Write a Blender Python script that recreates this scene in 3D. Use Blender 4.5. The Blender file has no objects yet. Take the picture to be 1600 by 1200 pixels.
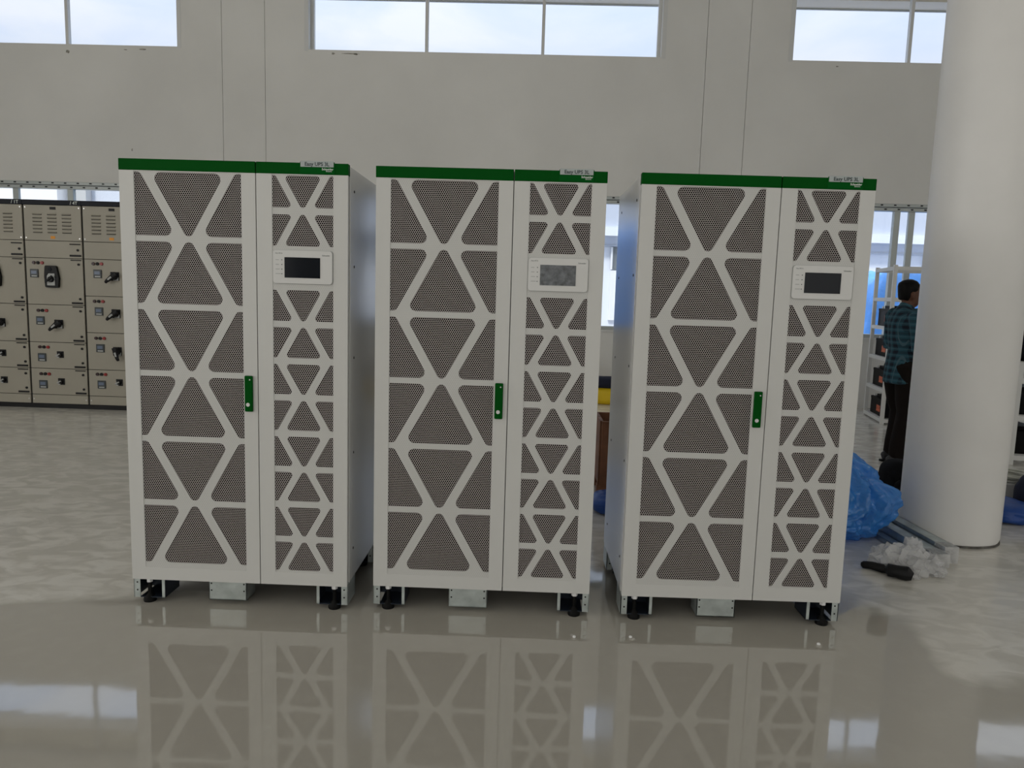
import bpy, bmesh, math, random
from mathutils import Vector, Matrix, noise
random.seed(7)
S = bpy.context.scene
COL = S.collection
R = math.radians
FZ = -0.022                      # height of the finished floor

# ------------------------------------------------------------------ camera
def look(f, x, y, z, p, r, yw):
    cy, sy, cp, sp = math.cos(yw), math.sin(yw), math.cos(p), math.sin(p)
    F = Vector((sy*cp, cy*cp, sp)); rt = Vector((cy, -sy, 0)); up = rt.cross(F)
    cr, sr = math.cos(r), math.sin(r)
    X = rt*cr + up*sr; U = -rt*sr + up*cr
    M = Matrix((( X.x, U.x, -F.x, x), (X.y, U.y, -F.y, y), (X.z, U.z, -F.z, z), (0, 0, 0, 1)))
    return M
cd = bpy.data.cameras.new('camera'); cam = bpy.data.objects.new('camera', cd); COL.objects.link(cam)
cam.matrix_world = look(1138.43, .690, -3.219, 1.4404, -.11986, .02983, -.02312)
cd.sensor_width = 36; cd.lens = 1138.43/1600*36; cd.clip_start = .05; cd.clip_end = 300
S.camera = cam

# ------------------------------------------------------------------ world, exposure
S.view_settings.view_transform = 'Standard'; S.view_settings.look = 'None'
S.view_settings.exposure = 0.0; S.view_settings.gamma = 1.0; S.view_settings.use_curve_mapping = False
SKY = 2.3         # zenith; an overcast sky is a third as bright at the horizon
S.cycles.max_bounces = 8; S.cycles.transparent_max_bounces = 12
W = bpy.data.worlds.new('sky'); S.world = W; W.use_nodes = True
nt = W.node_tree; nt.nodes.clear()
def N(nt, t, **kw):
    n = nt.nodes.new(t)
    for k, v in kw.items():
        if hasattr(n, k): setattr(n, k, v)
    return n
out = N(nt, 'ShaderNodeOutputWorld'); bg = N(nt, 'ShaderNodeBackground'); 
tc = N(nt, 'ShaderNodeTexCoord'); mp = N(nt, 'ShaderNodeMapping'); mp.inputs['Scale'].default_value = (1, 1, 2.6)
nz = N(nt, 'ShaderNodeTexNoise'); nz.inputs['Scale'].default_value = 3.2; nz.inputs['Detail'].default_value = 7; nz.inputs['Distortion'].default_value = .5
rp = N(nt, 'ShaderNodeValToRGB'); rp.color_ramp.elements[0].position = .33; rp.color_ramp.elements[1].position = .62
rp.color_ramp.elements[0].color = (.54, .66, .90, 1); rp.color_ramp.elements[1].color = (.80, .83, .91, 1)
L = nt.links.new
L(tc.outputs['Generated'], mp.inputs['Vector']); L(mp.outputs[0], nz.inputs['Vector']); L(nz.outputs[0], rp.inputs[0])
L(rp.outputs[0], bg.inputs[0]); L(bg.outputs[0], out.inputs[0])
sz = N(nt, 'ShaderNodeSeparateXYZ'); L(tc.outputs['Generated'], sz.inputs[0])
mr = N(nt, 'ShaderNodeMapRange'); L(sz.outputs[2], mr.inputs[0]); mr.inputs['From Min'].default_value = 0; mr.inputs['From Max'].default_value = 1
mr.inputs['To Min'].default_value = SKY/3; mr.inputs['To Max'].default_value = SKY; L(mr.outputs[0], bg.inputs['Strength'])

# hazy sun from behind the hall, high: it only reaches the yard and the building outside
sl = bpy.data.lights.new('sun', 'SUN'); sl.energy = 2.6; sl.angle = R(8); sl.color = (1, .97, .92)
so_ = bpy.data.objects.new('sun', sl); COL.objects.link(so_); so_.rotation_euler = (R(36), 0, R(-22)); so_.location = (0, 0, 20)

# area lamps added for daylight of unseen windows behind and beside the photographer
def added_daylight(name, loc, rot, sx, sy, radiance, col=(1.0, .985, .955)):
    ld = bpy.data.lights.new(name, 'AREA'); ld.shape = 'RECTANGLE'; ld.size = sx; ld.size_y = sy
    ld.energy = radiance*math.pi*sx*sy; ld.color = col
    o = bpy.data.objects.new(name, ld); COL.objects.link(o); o.location = loc; o.rotation_euler = rot
    return o
XL, XR, YB, YF, ZC = -10.5, 11.0, -12.0, 7.4, 6.8
RAD = 2.65
for i, xc in enumerate((-6.9, -.1, 6.6)):
    added_daylight('added_daylight_rear', (xc, YB+.02, 3.0), (R(-90), 0, R(180)), 5.2, 3.8, RAD*.55)
for i, yc in enumerate((-8.5, -3.0)):
    added_daylight('added_daylight_left', (XL+.02, yc, 3.2), (R(-90), 0, R(90)), 5.2, 3.4, RAD*1.1)
    added_daylight('added_daylight_right', (XR-.02, yc, 3.4), (R(-90), 0, R(-90)), 5.2, 2.6, RAD*.35)

# ------------------------------------------------------------------ materials
def mat(name, col, rough=.5, metal=0., spec=.5, bump=None, var=None, coat=0., alpha=None, trans=0., ior=1.45, sheen=0.):
    m = bpy.data.materials.new(name); m.use_nodes = True; nt = m.node_tree
    b = nt.nodes['Principled BSDF']
    b.inputs['Base Color'].default_value = (*col, 1); b.inputs['Roughness'].default_value = rough
    b.inputs['Metallic'].default_value = metal; b.inputs['Specular IOR Level'].default_value = spec
    b.inputs['Coat Weight'].default_value = coat; b.inputs['Transmission Weight'].default_value = trans
    b.inputs['IOR'].default_value = ior
    if var or bump:
        tc = N(nt, 'ShaderNodeTexCoord')
    if var:            # (scale, amount)
        nz = N(nt, 'ShaderNodeTexNoise'); nz.inputs['Scale'].default_value = var[0]; nz.inputs['Detail'].default_value = 6
        nt.links.new(tc.outputs['Object'], nz.inputs['Vector'])
        rp = N(nt, 'ShaderNodeMapRange'); rp.inputs['To Min'].default_value = 1-var[1]; rp.inputs['To Max'].default_value = 1+var[1]
        rp.inputs['From Min'].default_value = .3; rp.inputs['From Max'].default_value = .7
        nt.links.new(nz.outputs[0], rp.inputs[0])
        mx = N(nt, 'ShaderNodeVectorMath', operation='SCALE'); mx.inputs[0].default_value = col
        nt.links.new(rp.outputs[0], mx.inputs['Scale']); nt.links.new(mx.outputs[0], b.inputs['Base Color'])
    if bump:           # (scale, strength, distance)
        n2 = N(nt, 'ShaderNodeTexNoise'); n2.inputs['Scale'].default_value = bump[0]; n2.inputs['Detail'].default_value = 4
        nt.links.new(tc.outputs['Object'], n2.inputs['Vector'])
        bp = N(nt, 'ShaderNodeBump'); bp.inputs['Strength'].default_value = bump[1]; bp.inputs['Distance'].default_value = bump[2]
        nt.links.new(n2.outputs[0], bp.inputs['Height']); nt.links.new(bp.outputs[0], b.inputs['Normal'])
    return m
def M_(nt, op, a, b=None, c=None):
    n = N(nt, 'ShaderNodeMath', operation=op)
    for i, v in enumerate((a, b, c)):
        if v is None: continue
        if isinstance(v, (int, float)): n.inputs[i].default_value = v
        else: nt.links.new(v, n.inputs[i])
    return n.outputs[0]
def perforated(name, web, hole, pitch, rad, rough=.4, blend=1.0):
    m = mat(name, web, rough); nt = m.node_tree; b = nt.nodes['Principled BSDF']
    tc = N(nt, 'ShaderNodeTexCoord'); sx = N(nt, 'ShaderNodeSeparateXYZ'); nt.links.new(tc.outputs['Object'], sx.inputs[0])
    q = pitch*1.732
    def dist(off):
        u = M_(nt, 'SUBTRACT', M_(nt, 'FRACT', M_(nt, 'ADD', M_(nt, 'DIVIDE', sx.outputs[0], pitch), 50+off)), .5)
        v = M_(nt, 'MULTIPLY', M_(nt, 'SUBTRACT', M_(nt, 'FRACT', M_(nt, 'ADD', M_(nt, 'DIVIDE', sx.outputs[2], q), 50+off)), .5), 1.732)
        return M_(nt, 'SQRT', M_(nt, 'ADD', M_(nt, 'MULTIPLY', u, u), M_(nt, 'MULTIPLY', v, v)))
    h = M_(nt, 'LESS_THAN', M_(nt, 'MINIMUM', dist(0), dist(.5)), rad)
    f = M_(nt, 'MULTIPLY', h, blend)
    mx = N(nt, 'ShaderNodeMix', data_type='RGBA'); mx.inputs['A'].default_value = (*web, 1); mx.inputs['B'].default_value = (*hole, 1)
    nt.links.new(f, mx.inputs['Factor']); nt.links.new(mx.outputs['Result'], b.inputs['Base Color'])
    nt.links.new(M_(nt, 'MULTIPLY', M_(nt, 'SUBTRACT', 1, f), .5), b.inputs['Specular IOR Level'])
    return m
WHITE = (.635, .635, .615)
MT = {}
MT['cab_white'] = mat('cabinet_white_paint', WHITE, .38)
MT['cab_side'] = mat('cabinet_side_paint', (.66, .66, .645), .20, spec=.7)
MT['strut'] = perforated('perforated_white_strut', (.63, .63, .61), (.30, .30, .29), .0092, .40, .42, .2)
MT['mesh'] = perforated('perforated_dark_mesh', (.52, .48, .465), (.014, .012, .012), .0092, .425, .45)
MT['green'] = mat('green_paint', (.001, .076, .007), .5, spec=.05)
MT['green2'] = mat('green_label_tile', (.001, .092, .011), .5, spec=.05)
MT['black'] = mat('black_plastic', (.012, .012, .013), .4, spec=.2)
MT['dark'] = mat('dark_gap', (.01, .01, .01), .8)
MT['screen'] = mat('dark_glass_screen', (.006, .008, .012), .10, spec=.15)
MT['film'] = mat('grey_screen_film', (.10, .11, .12), .22, var=(60, .5), bump=(30, .4, .004))
MT['panel_white'] = mat('display_white_plastic', (.68, .68, .665), .3)
MT['silver'] = mat('brushed_nameplate', (.42, .46, .46), .4)
MT['ink'] = mat('dark_ink', (.03, .05, .05), .6)
MT['wink'] = mat('white_ink', (.8, .85, .8), .6)
MT['galv'] = mat('galvanised_steel', (.50, .55, .54), .38, metal=.75, var=(14, .18))
MT['inner_shade'] = mat('bracket_inner_shade', (.022, .030, .045), .35, metal=.3)  # dark tone is the shade inside the foot brackets, put into colour
MT['steel'] = mat('bright_steel', (.62, .62, .62), .3, metal=.9)
MT['rubber'] = mat('black_rubber', (.006, .006, .006), .6, spec=.15)
MT['crack_shade'] = mat('crack_and_shadow', (.10, .095, .085), .9, var=(30, .6))  # dark crack line together with its shadow, put into one colour
MT['soffit_bounce'] = mat('soffit_warm_bounce', (.86, .78, .66), .7)  # warm light bounced off the yard is put into the soffit colour
MT['stain'] = mat('plaster_stain', (.33, .31, .27), .8, var=(40, .5))
MT['wall'] = mat('wall_white_paint', (.775, .765, .73), .75, var=(.9, .05), bump=(35, .12, .003))
MT['ceil'] = mat('ceiling_white', (.75, .75, .73), .8)
MT['col'] = mat('column_white_paint', (.83, .82, .80), .38, var=(2.0, .04), bump=(24, .1, .003))
MT['alu'] = mat('aluminium_frame', (.46, .49, .48), .4, metal=.3)
MT['frame_white'] = mat('window_frame_white', (.72, .72, .70), .4)
MT['beige'] = mat('switchgear_beige', (.365, .34, .28), .5, var=(3, .03))
MT['navy'] = mat('black_blue_cap', (.008, .010, .016), .4, spec=.15)
MT['orange'] = mat('orange_sticker', (.75, .30, .02), .5)
MT['red'] = mat('red_lamp', (.28, .012, .012), .3)
MT['lampdark'] = mat('dark_lamp', (.03, .008, .01), .3)
MT['meter'] = mat('meter_body', (.035, .045, .05), .35)
MT['lcd'] = mat('meter_lcd', (.14, .18, .26), .2)
MT['lgrey'] = mat('light_grey_plastic', (.42, .43, .42), .4)
MT['rack'] = mat('rack_white_paint', (.70, .70, .68), .45)
MT['batt'] = mat('battery_black_case', (.006, .006, .007), .5, spec=.1)
MT['battlab'] = mat('battery_orange_label', (.55, .12, .05), .5, var=(60, .7))
MT['wood'] = mat('brown_wood', (.18, .075, .036), .6, var=(9, .35))
MT['yellow'] = mat('yellow_plastic', (.80, .55, .015), .45, bump=(14, .5, .02))
MT['blackcloth'] = mat('black_cloth', (.006, .006, .008), .8, spec=.15, bump=(60, .3, .004))
MT['navycloth'] = mat('navy_cloth', (.008, .010, .028), .8, bump=(40, .3, .004))
MT['bluesheet'] = mat('blue_plastic_sheet', (.01, .06, .28), .4, bump=(8, .4, .02))
MT['tarp'] = mat('blue_tarpaulin', (.13, .38, .90), .5, bump=(3.5, .5, .06), var=(2, .2))
MT['cable'] = mat('white_cable', (.52, .52, .46), .5)
MT['carton'] = mat('white_carton', (.55, .55, .54), .6)
MT['foam'] = mat('white_foam', (.85, .85, .85), .7)
MT['skin'] = mat('brown_skin', (.11, .045, .026), .5)
MT['hair'] = mat('black_hair', (.003, .0025, .0025), .45, spec=.15, bump=(120, .5, .003))
MT['trouser'] = mat('dark_brown_trousers', (.010, .007, .006), .8, spec=.15, bump=(9, .35, .02))
MT['shoe'] = mat('dark_shoe', (.022, .022, .026), .5)
MT['wh_wall'] = mat('warehouse_pale_wall', (.82, .85, .90), .7)
MT['wh_clad'] = mat('warehouse_grey_cladding', (.55, .59, .66), .6)
MT['wh_white'] = mat('warehouse_white_panel', (.88, .88, .88), .7)
MT['wh_dark'] = mat('warehouse_window_grey', (.16, .18, .19), .3)
MT['ground'] = mat('concrete_yard', (.45, .44, .42), .85, var=(.6, .12))

# glass: mostly clear with a faint reflection
def glassmat():
    m = bpy.data.materials.new('window_glass'); m.use_nodes = True; nt = m.node_tree; nt.nodes.clear()
    o = N(nt, 'ShaderNodeOutputMaterial'); t = N(nt, 'ShaderNodeBsdfTransparent'); g = N(nt, 'ShaderNodeBsdfGlossy'); g.inputs['Roughness'].default_value = .03
    t.inputs[0].default_value = (.96, .975, .98, 1)
    mx = N(nt, 'ShaderNodeMixShader'); mx.inputs[0].default_value = .02
    nt.links.new(t.outputs[0], mx.inputs[1]); nt.links.new(g.outputs[0], mx.inputs[2]); nt.links.new(mx.outputs[0], o.inputs[0])
    return m
MT['glass'] = glassmat()

def plasticmat(name, col, clear, rough, bumpscale):
    m = bpy.data.materials.new(name); m.use_nodes = True; nt = m.node_tree; b = nt.nodes['Principled BSDF']
    b.inputs['Base Color'].default_value = (*col, 1); b.inputs['Roughness'].default_value = rough; b.inputs['Specular IOR Level'].default_value = .8
    tc = N(nt, 'ShaderNodeTexCoord'); nz = N(nt, 'ShaderNodeTexNoise'); nz.inputs['Scale'].default_value = bumpscale; nz.inputs['Detail'].default_value = 3; nz.inputs['Distortion'].default_value = 1.2
    nt.links.new(tc.outputs['Object'], nz.inputs['Vector'])
    bp = N(nt, 'ShaderNodeBump'); bp.inputs['Strength'].default_value = .7; bp.inputs['Distance'].default_value = .03
    nt.links.new(nz.outputs[0], bp.inputs['Height']); nt.links.new(bp.outputs[0], b.inputs['Normal'])
    o = nt.nodes['Material Output']; t = N(nt, 'ShaderNodeBsdfTransparent'); t.inputs[0].default_value = (*[min(1, c*1.2+.25) for c in col], 1)
    tl = N(nt, 'ShaderNodeBsdfTranslucent'); tl.inputs[0].default_value = (*col, 1); m0 = N(nt, 'ShaderNodeMixShader'); m0.inputs[0].default_value = .18
    nt.links.new(b.outputs[0], m0.inputs[1]); nt.links.new(tl.outputs[0], m0.inputs[2])
    mx = N(nt, 'ShaderNodeMixShader'); mx.inputs[0].default_value = clear
    nt.links.new(m0.outputs[0], mx.inputs[1]); nt.links.new(t.outputs[0], mx.inputs[2]); nt.links.new(mx.outputs[0], o.inputs[0])
    return m
MT['bluebag'] = plasticmat('blue_translucent_plastic', (.065, .32, .80), .25, .06, 9)
MT['clearbag'] = plasticmat('clear_plastic', (.92, .92, .92), .5, .12, 25)

def floormat():
    m = bpy.data.materials.new('polished_floor'); m.use_nodes = True; nt = m.node_tree; b = nt.nodes['Principled BSDF']
    tc = N(nt, 'ShaderNodeTexCoord'); ob = tc.outputs['Object']
    sx = N(nt, 'ShaderNodeSeparateXYZ'); nt.links.new(ob, sx.inputs[0])
    def nz(scale, det=5, vec=None, dist=0.):
        n = N(nt, 'ShaderNodeTexNoise'); n.inputs['Scale'].default_value = scale; n.inputs['Detail'].default_value = det; n.inputs['Distortion'].default_value = dist
        nt.links.new(vec or ob, n.inputs['Vector']); return n.outputs[0]
    mp = N(nt, 'ShaderNodeMapping'); mp.inputs['Scale'].default_value = (1.3, 2.2, 1); mp.inputs['Rotation'].default_value = (0, 0, .35); nt.links.new(ob, mp.inputs['Vector'])
    big = nz(.55, 4, None, .6); streak = nz(4.2, 14, mp.outputs[0], .9); fine = nz(11, 6)
    # worn, dusty area beyond an irregular edge; the near floor is clean
    edge = M_(nt, 'ADD', sx.outputs[1], M_(nt, 'MULTIPLY', M_(nt, 'SUBTRACT', big, .5), 3.6))
    mr = N(nt, 'ShaderNodeMapRange', interpolation_type='SMOOTHSTEP'); nt.links.new(edge, mr.inputs[0])
    mr.inputs['From Min'].default_value = .15; mr.inputs['From Max'].default_value = .45
    worn = mr.outputs[0]
    sc = N(nt, 'ShaderNodeMapRange'); nt.links.new(streak, sc.inputs[0]); sc.inputs['From Min'].default_value = .42; sc.inputs['From Max'].default_value = .66
    scuff = M_(nt, 'MULTIPLY', sc.outputs[0], worn)
    mx = N(nt, 'ShaderNodeMix', data_type='RGBA'); mx.inputs['A'].default_value = (.47, .445, .39, 1); mx.inputs['B'].default_value = (.76, .735, .67, 1)
    f = M_(nt, 'ADD', M_(nt, 'ADD', M_(nt, 'MULTIPLY', scuff, .6), M_(nt, 'MULTIPLY', worn, .55)), M_(nt, 'MULTIPLY', M_(nt, 'SUBTRACT', fine, .5), .25))
    f2 = N(nt, 'ShaderNodeClamp'); nt.links.new(f, f2.inputs[0])
    nt.links.new(f2.outputs[0], mx.inputs['Factor']); nt.links.new(mx.outputs['Result'], b.inputs['Base Color'])
    r = M_(nt, 'ADD', .045, M_(nt, 'ADD', M_(nt, 'MULTIPLY', worn, .10), M_(nt, 'MULTIPLY', scuff, .12)))
    nt.links.new(r, b.inputs['Roughness'])
    b.inputs['IOR'].default_value = 2.1
    bp = N(nt, 'ShaderNodeBump'); bp.inputs['Strength'].default_value = .11; bp.inputs['Distance'].default_value = .01
    nt.links.new(M_(nt, 'ADD', nz(2.2, 3), M_(nt, 'MULTIPLY', M_(nt, 'MULTIPLY', streak, worn), .5)), bp.inputs['Height']); nt.links.new(bp.outputs[0], b.inputs['Normal'])
    return m
MT['floor'] = floormat()

def plaid():
    m = mat('teal_plaid_cloth', (.02, .09, .12), .85); nt = m.node_tree; b = nt.nodes['Principled BSDF']
    tc = N(nt, 'ShaderNodeTexCoord'); sx = N(nt, 'ShaderNodeSeparateXYZ'); nt.links.new(tc.outputs['Object'], sx.inputs[0])
    def stripe(v, p, w, o=0.):
        return M_(nt, 'LESS_THAN', M_(nt, 'FRACT', M_(nt, 'ADD', M_(nt, 'DIVIDE', v, p), 50+o)), w)
    h = M_(nt, 'ADD', sx.outputs[0], M_(nt, 'MULTIPLY', sx.outputs[1], .8))
    dark = M_(nt, 'ADD', stripe(h, .058, .45), stripe(sx.outputs[2], .058, .45))
    lite = M_(nt, 'MAXIMUM', stripe(h, .058, .08, .28), stripe(sx.outputs[2], .058, .08, .28))
    rp = N(nt, 'ShaderNodeValToRGB'); e = rp.color_ramp.elements; e[0].color = (.020, .085, .115, 1); e[1].color = (.003, .007, .018, 1)
    nt.links.new(M_(nt, 'MULTIPLY', dark, .5), rp.inputs[0])
    mx = N(nt, 'ShaderNodeMix', data_type='RGBA'); nt.links.new(rp.outputs[0], mx.inputs['A']); mx.inputs['B'].default_value = (.08, .14, .17, 1)
    nt.links.new(M_(nt, 'MULTIPLY', lite, .7), mx.inputs['Factor']); nt.links.new(mx.outputs['Result'], b.inputs['Base Color'])
    return m
MT['plaid'] = plaid()

# ------------------------------------------------------------------ mesh helpers
class MB:
    def __init__(s): s.v = []; s.f = []; s.m = []; s.mats = []
    def mi(s, m):
        if m not in s.mats: s.mats.append(m)
        return s.mats.index(m)
    def poly(s, pts, faces, m=None):
        b = len(s.v); s.v += [tuple(p) for p in pts]
        i = s.mi(m) if m else 0
        for f in faces: s.f.append(tuple(b+k for k in f)); s.m.append(i)
        return s
    def box(s, x0, x1, y0, y1, z0, z1, m=None, c=0.):
        if c <= 0:
            P = [(x0,y0,z0),(x1,y0,z0),(x1,y1,z0),(x0,y1,z0),(x0,y0,z1),(x1,y0,z1),(x1,y1,z1),(x0,y1,z1)]
            return s.poly(P, [(3,2,1,0),(4,5,6,7),(0,1,5,4),(1,2,6,5),(2,3,7,6),(3,0,4,7)], m)
        bm = bmesh.new(); bmesh.ops.create_cube(bm, size=1)
        for v in bm.verts: v.co = Vector(((x0+x1)/2+v.co.x*(x1-x0), (y0+y1)/2+v.co.y*(y1-y0), (z0+z1)/2+v.co.z*(z1-z0)))
        bmesh.ops.bevel(bm, geom=bm.edges[:], offset=c, segments=2, profile=.5, affect='EDGES')
        bm.verts.index_update()
        s.poly([v.co[:] for v in bm.verts], [[v.index for v in f.verts] for f in bm.faces], m); bm.free(); return s
    def prism(s, pts, a0, a1, axis='y', m=None):    # pts (u,v) -> extruded along axis
        n = len(pts)
        def P(u, v, w): return {'y': (u, w, v), 'z': (u, v, w), 'x': (w, u, v)}[axis]
        V = [P(u, v, a0) for u, v in pts]+[P(u, v, a1) for u, v in pts]
        F = [tuple(range(n)), tuple(range(2*n-1, n-1, -1))]+[((i+1) % n, i, n+i, n+(i+1) % n) for i in range(n)]
        if axis == 'y': pass
        else: F = [tuple(reversed(f)) for f in F]
        return s.poly(V, F, m)
    def cyl(s, p, q, r, r2=None, n=16, m=None):
        return s.loft([p, q], [(r, r), ((r2 or r),)*2], n, m)
    def loft(s, cs, rs, n=16, m=None, ref=(0, 1, 0), cap=True):
        cs = [Vector(c) for c in cs]; V = []; F = []
        for i, c in enumerate(cs):
            d = (cs[min(i+1, len(cs)-1)]-cs[max(i-1, 0)]).normalized()
            rf = Vector(ref)
            if abs(d.dot(rf)) > .95: rf = Vector((1, 0, 0))
            a = rf.cross(d).normalized(); b = d.cross(a).normalized()
            ra, rb = rs[i]
            for k in range(n):
                t = 2*math.pi*k/n; V.append(c+a*math.cos(t)*ra+b*math.sin(t)*rb)
        for i in range(len(cs)-1):
            for k in range(n):
                F.append((i*n+k, i*n+(k+1) % n, (i+1)*n+(k+1) % n, (i+1)*n+k))
        if cap:
            F.append(tuple(range(n-1, -1, -1))); F.append(tuple((len(cs)-1)*n+k for k in range(n)))
        return s.poly(V, F, m)
    def mesh(s, name):
        me = bpy.data.meshes.new(name); me.from_pydata(s.v, [], s.f)
        me.polygons.foreach_set('material_index', s.m); me.update(); return me
    def build(s, name, m=None, parent=None, smooth=False, loc=None, rz=0):
        me = s.mesh(name)
        for k in (s.mats or [m]): me.materials.append(MT[k])
        if smooth: shade(me, 35)
        return link(name, me, parent, loc, rz)
def shade(me, ang):
    bm = bmesh.new(); bm.from_mesh(me); bm.normal_update()
    for f in bm.faces: f.smooth = True
    for e in bm.edges:
        e.smooth = len(e.link_faces) == 2 and e.calc_face_angle(0) < R(ang)
    bm.to_mesh(me); bm.free()
def link(name, me, parent=None, loc=None, rz=0):
    o = bpy.data.objects.new(name, me); COL.objects.link(o); o.parent = parent
    if loc: o.location = loc
    if rz: o.rotation_euler.z = rz
    return o
def tag(o, label=None, cat=None, group=None, kind=None):
    for k, v in (('label', label), ('category', cat), ('group', group), ('kind', kind)):
        if v: o[k] = v
    return o
def empty(name, loc, rz=0):
    o = bpy.data.objects.new(name, None); COL.objects.link(o); o.location = loc; o.rotation_euler.z = rz; o.empty_display_size = .1
    return o
def copy_tree(o, parent=None):
    kids = [c for c in o.children]
    c = o.copy(); COL.objects.link(c); c.parent = parent
    for k in kids: copy_tree(k, c)
    return c
def text_mesh(name, body, size, parent, loc, m, thick=.0006, align='LEFT', bold=0.):
    cu = bpy.data.curves.new(name, 'FONT'); cu.body = body; cu.size = size; cu.extrude = thick; cu.align_x = align; cu.offset = bold; cu.resolution_u = 2
    t = bpy.data.objects.new(name, cu); COL.objects.link(t)
    dg = bpy.context.evaluated_depsgraph_get(); dg.update()
    me = bpy.data.meshes.new_from_object(t.evaluated_get(dg)); bpy.data.objects.remove(t); bpy.data.curves.remove(cu)
    for v in me.vertices: x, y, z = v.co; v.co = (x, -z, y)
    me.materials.clear(); me.materials.append(MT[m])
    return link(name, me, parent, loc)
def rounded(pts, rads, seg=6):
    out = []; n = len(pts)
    for i in range(n):
        p = Vector(pts[i]); a = (Vector(pts[i-1])-p); b = (Vector(pts[(i+1) % n])-p); r = rads[i]
        if r <= 0: out.append(tuple(p)); continue
        an = a.normalized(); bn = b.normalized(); half = an.angle(bn)/2
        t = min(r/math.tan(half), a.length*.49, b.length*.49); r = t*math.tan(half)
        c = p+(an+bn).normalized()*(r/math.sin(half))
        s0 = p+an*t-c; s1 = p+bn*t-c
        a0 = math.atan2(s0.y, s0.x); a1 = math.atan2(s1.y, s1.x); d = (a1-a0+math.pi) % (2*math.pi)-math.pi
        out += [(c.x+r*math.cos(a0+d*k/seg), c.y+r*math.sin(a0+d*k/seg)) for k in range(seg+1)]
    return out
def plate_with_holes(name, outer, holes, y, thick, m, parent):
    cu = bpy.data.curves.new(name, 'CURVE'); cu.dimensions = '2D'; cu.fill_mode = 'BOTH'; cu.extrude = thick/2
    for P in [outer]+holes:
        sp = cu.splines.new('POLY'); sp.points.add(len(P)-1); sp.use_cyclic_u = True
        for i, (u, v) in enumerate(P): sp.points[i].co = (u, v, 0, 1)
    t = bpy.data.objects.new(name, cu); COL.objects.link(t)
    dg = bpy.context.evaluated_depsgraph_get(); dg.update()
    me = bpy.data.meshes.new_from_object(t.evaluated_get(dg)); bpy.data.objects.remove(t); bpy.data.curves.remove(cu)
    for v in me.vertices: a, b, c = v.co; v.co = (a, y-c, b)
    me.materials.clear(); me.materials.append(MT[m]); me.polygons.foreach_set('use_smooth', [False]*len(me.polygons))
    return link(name, me, parent)
def remesh(mb, name, voxel, m, parent, smooth=4, loc=None):
    me = mb.mesh(name); o = link(name, me)
    r = o.modifiers.new('r', 'REMESH'); r.mode = 'VOXEL'; r.voxel_size = voxel
    if smooth:
        s = o.modifiers.new('s', 'SMOOTH'); s.factor = .5; s.iterations = smooth
    dg = bpy.context.evaluated_depsgraph_get(); dg.update()
    nm = bpy.data.meshes.new_from_object(o.evaluated_get(dg)); bpy.data.objects.remove(o); bpy.data.meshes.remove(me)
    nm.name = name; nm.materials.clear(); nm.materials.append(MT[m]); nm.polygons.foreach_set('use_smooth', [True]*len(nm.polygons))
    return link(name, nm, parent, loc)

# ------------------------------------------------------------------ the hall
def struct(mb, name, m): return tag(mb.build(name, m), kind='structure')
struct(MB().box(XL, XR, YB, YF+.02, FZ-.2, FZ), 'floor', 'floor')
struct(MB().box(XL-.3, XR+.3, YB-.3, YF+.3, ZC, ZC+.2), 'ceiling', 'ceil')
struct(MB().box(XL-.25, XL, YB, YF+.25, FZ-.2, ZC), 'wall_left', 'wall')
struct(MB().box(XR, XR+.25, YB, YF+.25, FZ-.2, ZC), 'wall_right', 'wall')
struct(MB().box(XL-.25, XR+.25, YB-.25, YB, FZ-.2, ZC), 'wall_rear', 'wall')

BAYS = [(-9.34, -4.41), (-2.548, 2.376), (4.181, 9.11)]
JOINTS = [-3.775, -3.165, 2.995, 3.585]
UP = (4.79, 5.98); LO = (1.0, 2.89)
wb = MB(); y0, y1 = YF, YF+.24
xs = [XL]+JOINTS+[XR]
G = .003
for i in range(5):               # wall sections between the vertical joints; each infill section has its openings
    a, b = xs[i]+(G if i else 0), xs[i+1]-(G if i < 4 else 0)
    bay = [w for w in BAYS if a < w[0] and w[1] < b]
    if not bay: wb.box(a, b, y0, y1, FZ-.2, ZC); continue
    l, r = bay[0]
    wb.box(a, l, y0, y1, FZ-.2, ZC); wb.box(r, b, y0, y1, FZ-.2, ZC)
    for za, zb in ((FZ-.2, LO[0]), (LO[1], UP[0]), (UP[1], ZC)): wb.box(l, r, y0, y1, za, zb)
struct(wb, 'wall_back', 'wall')
for i, j in enumerate(JOINTS):
    struct(MB().box(j-.02, j+.02, y0+.03, y0+.05, FZ, ZC), 'trim_%d' % (i+1), 'dark')
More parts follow.
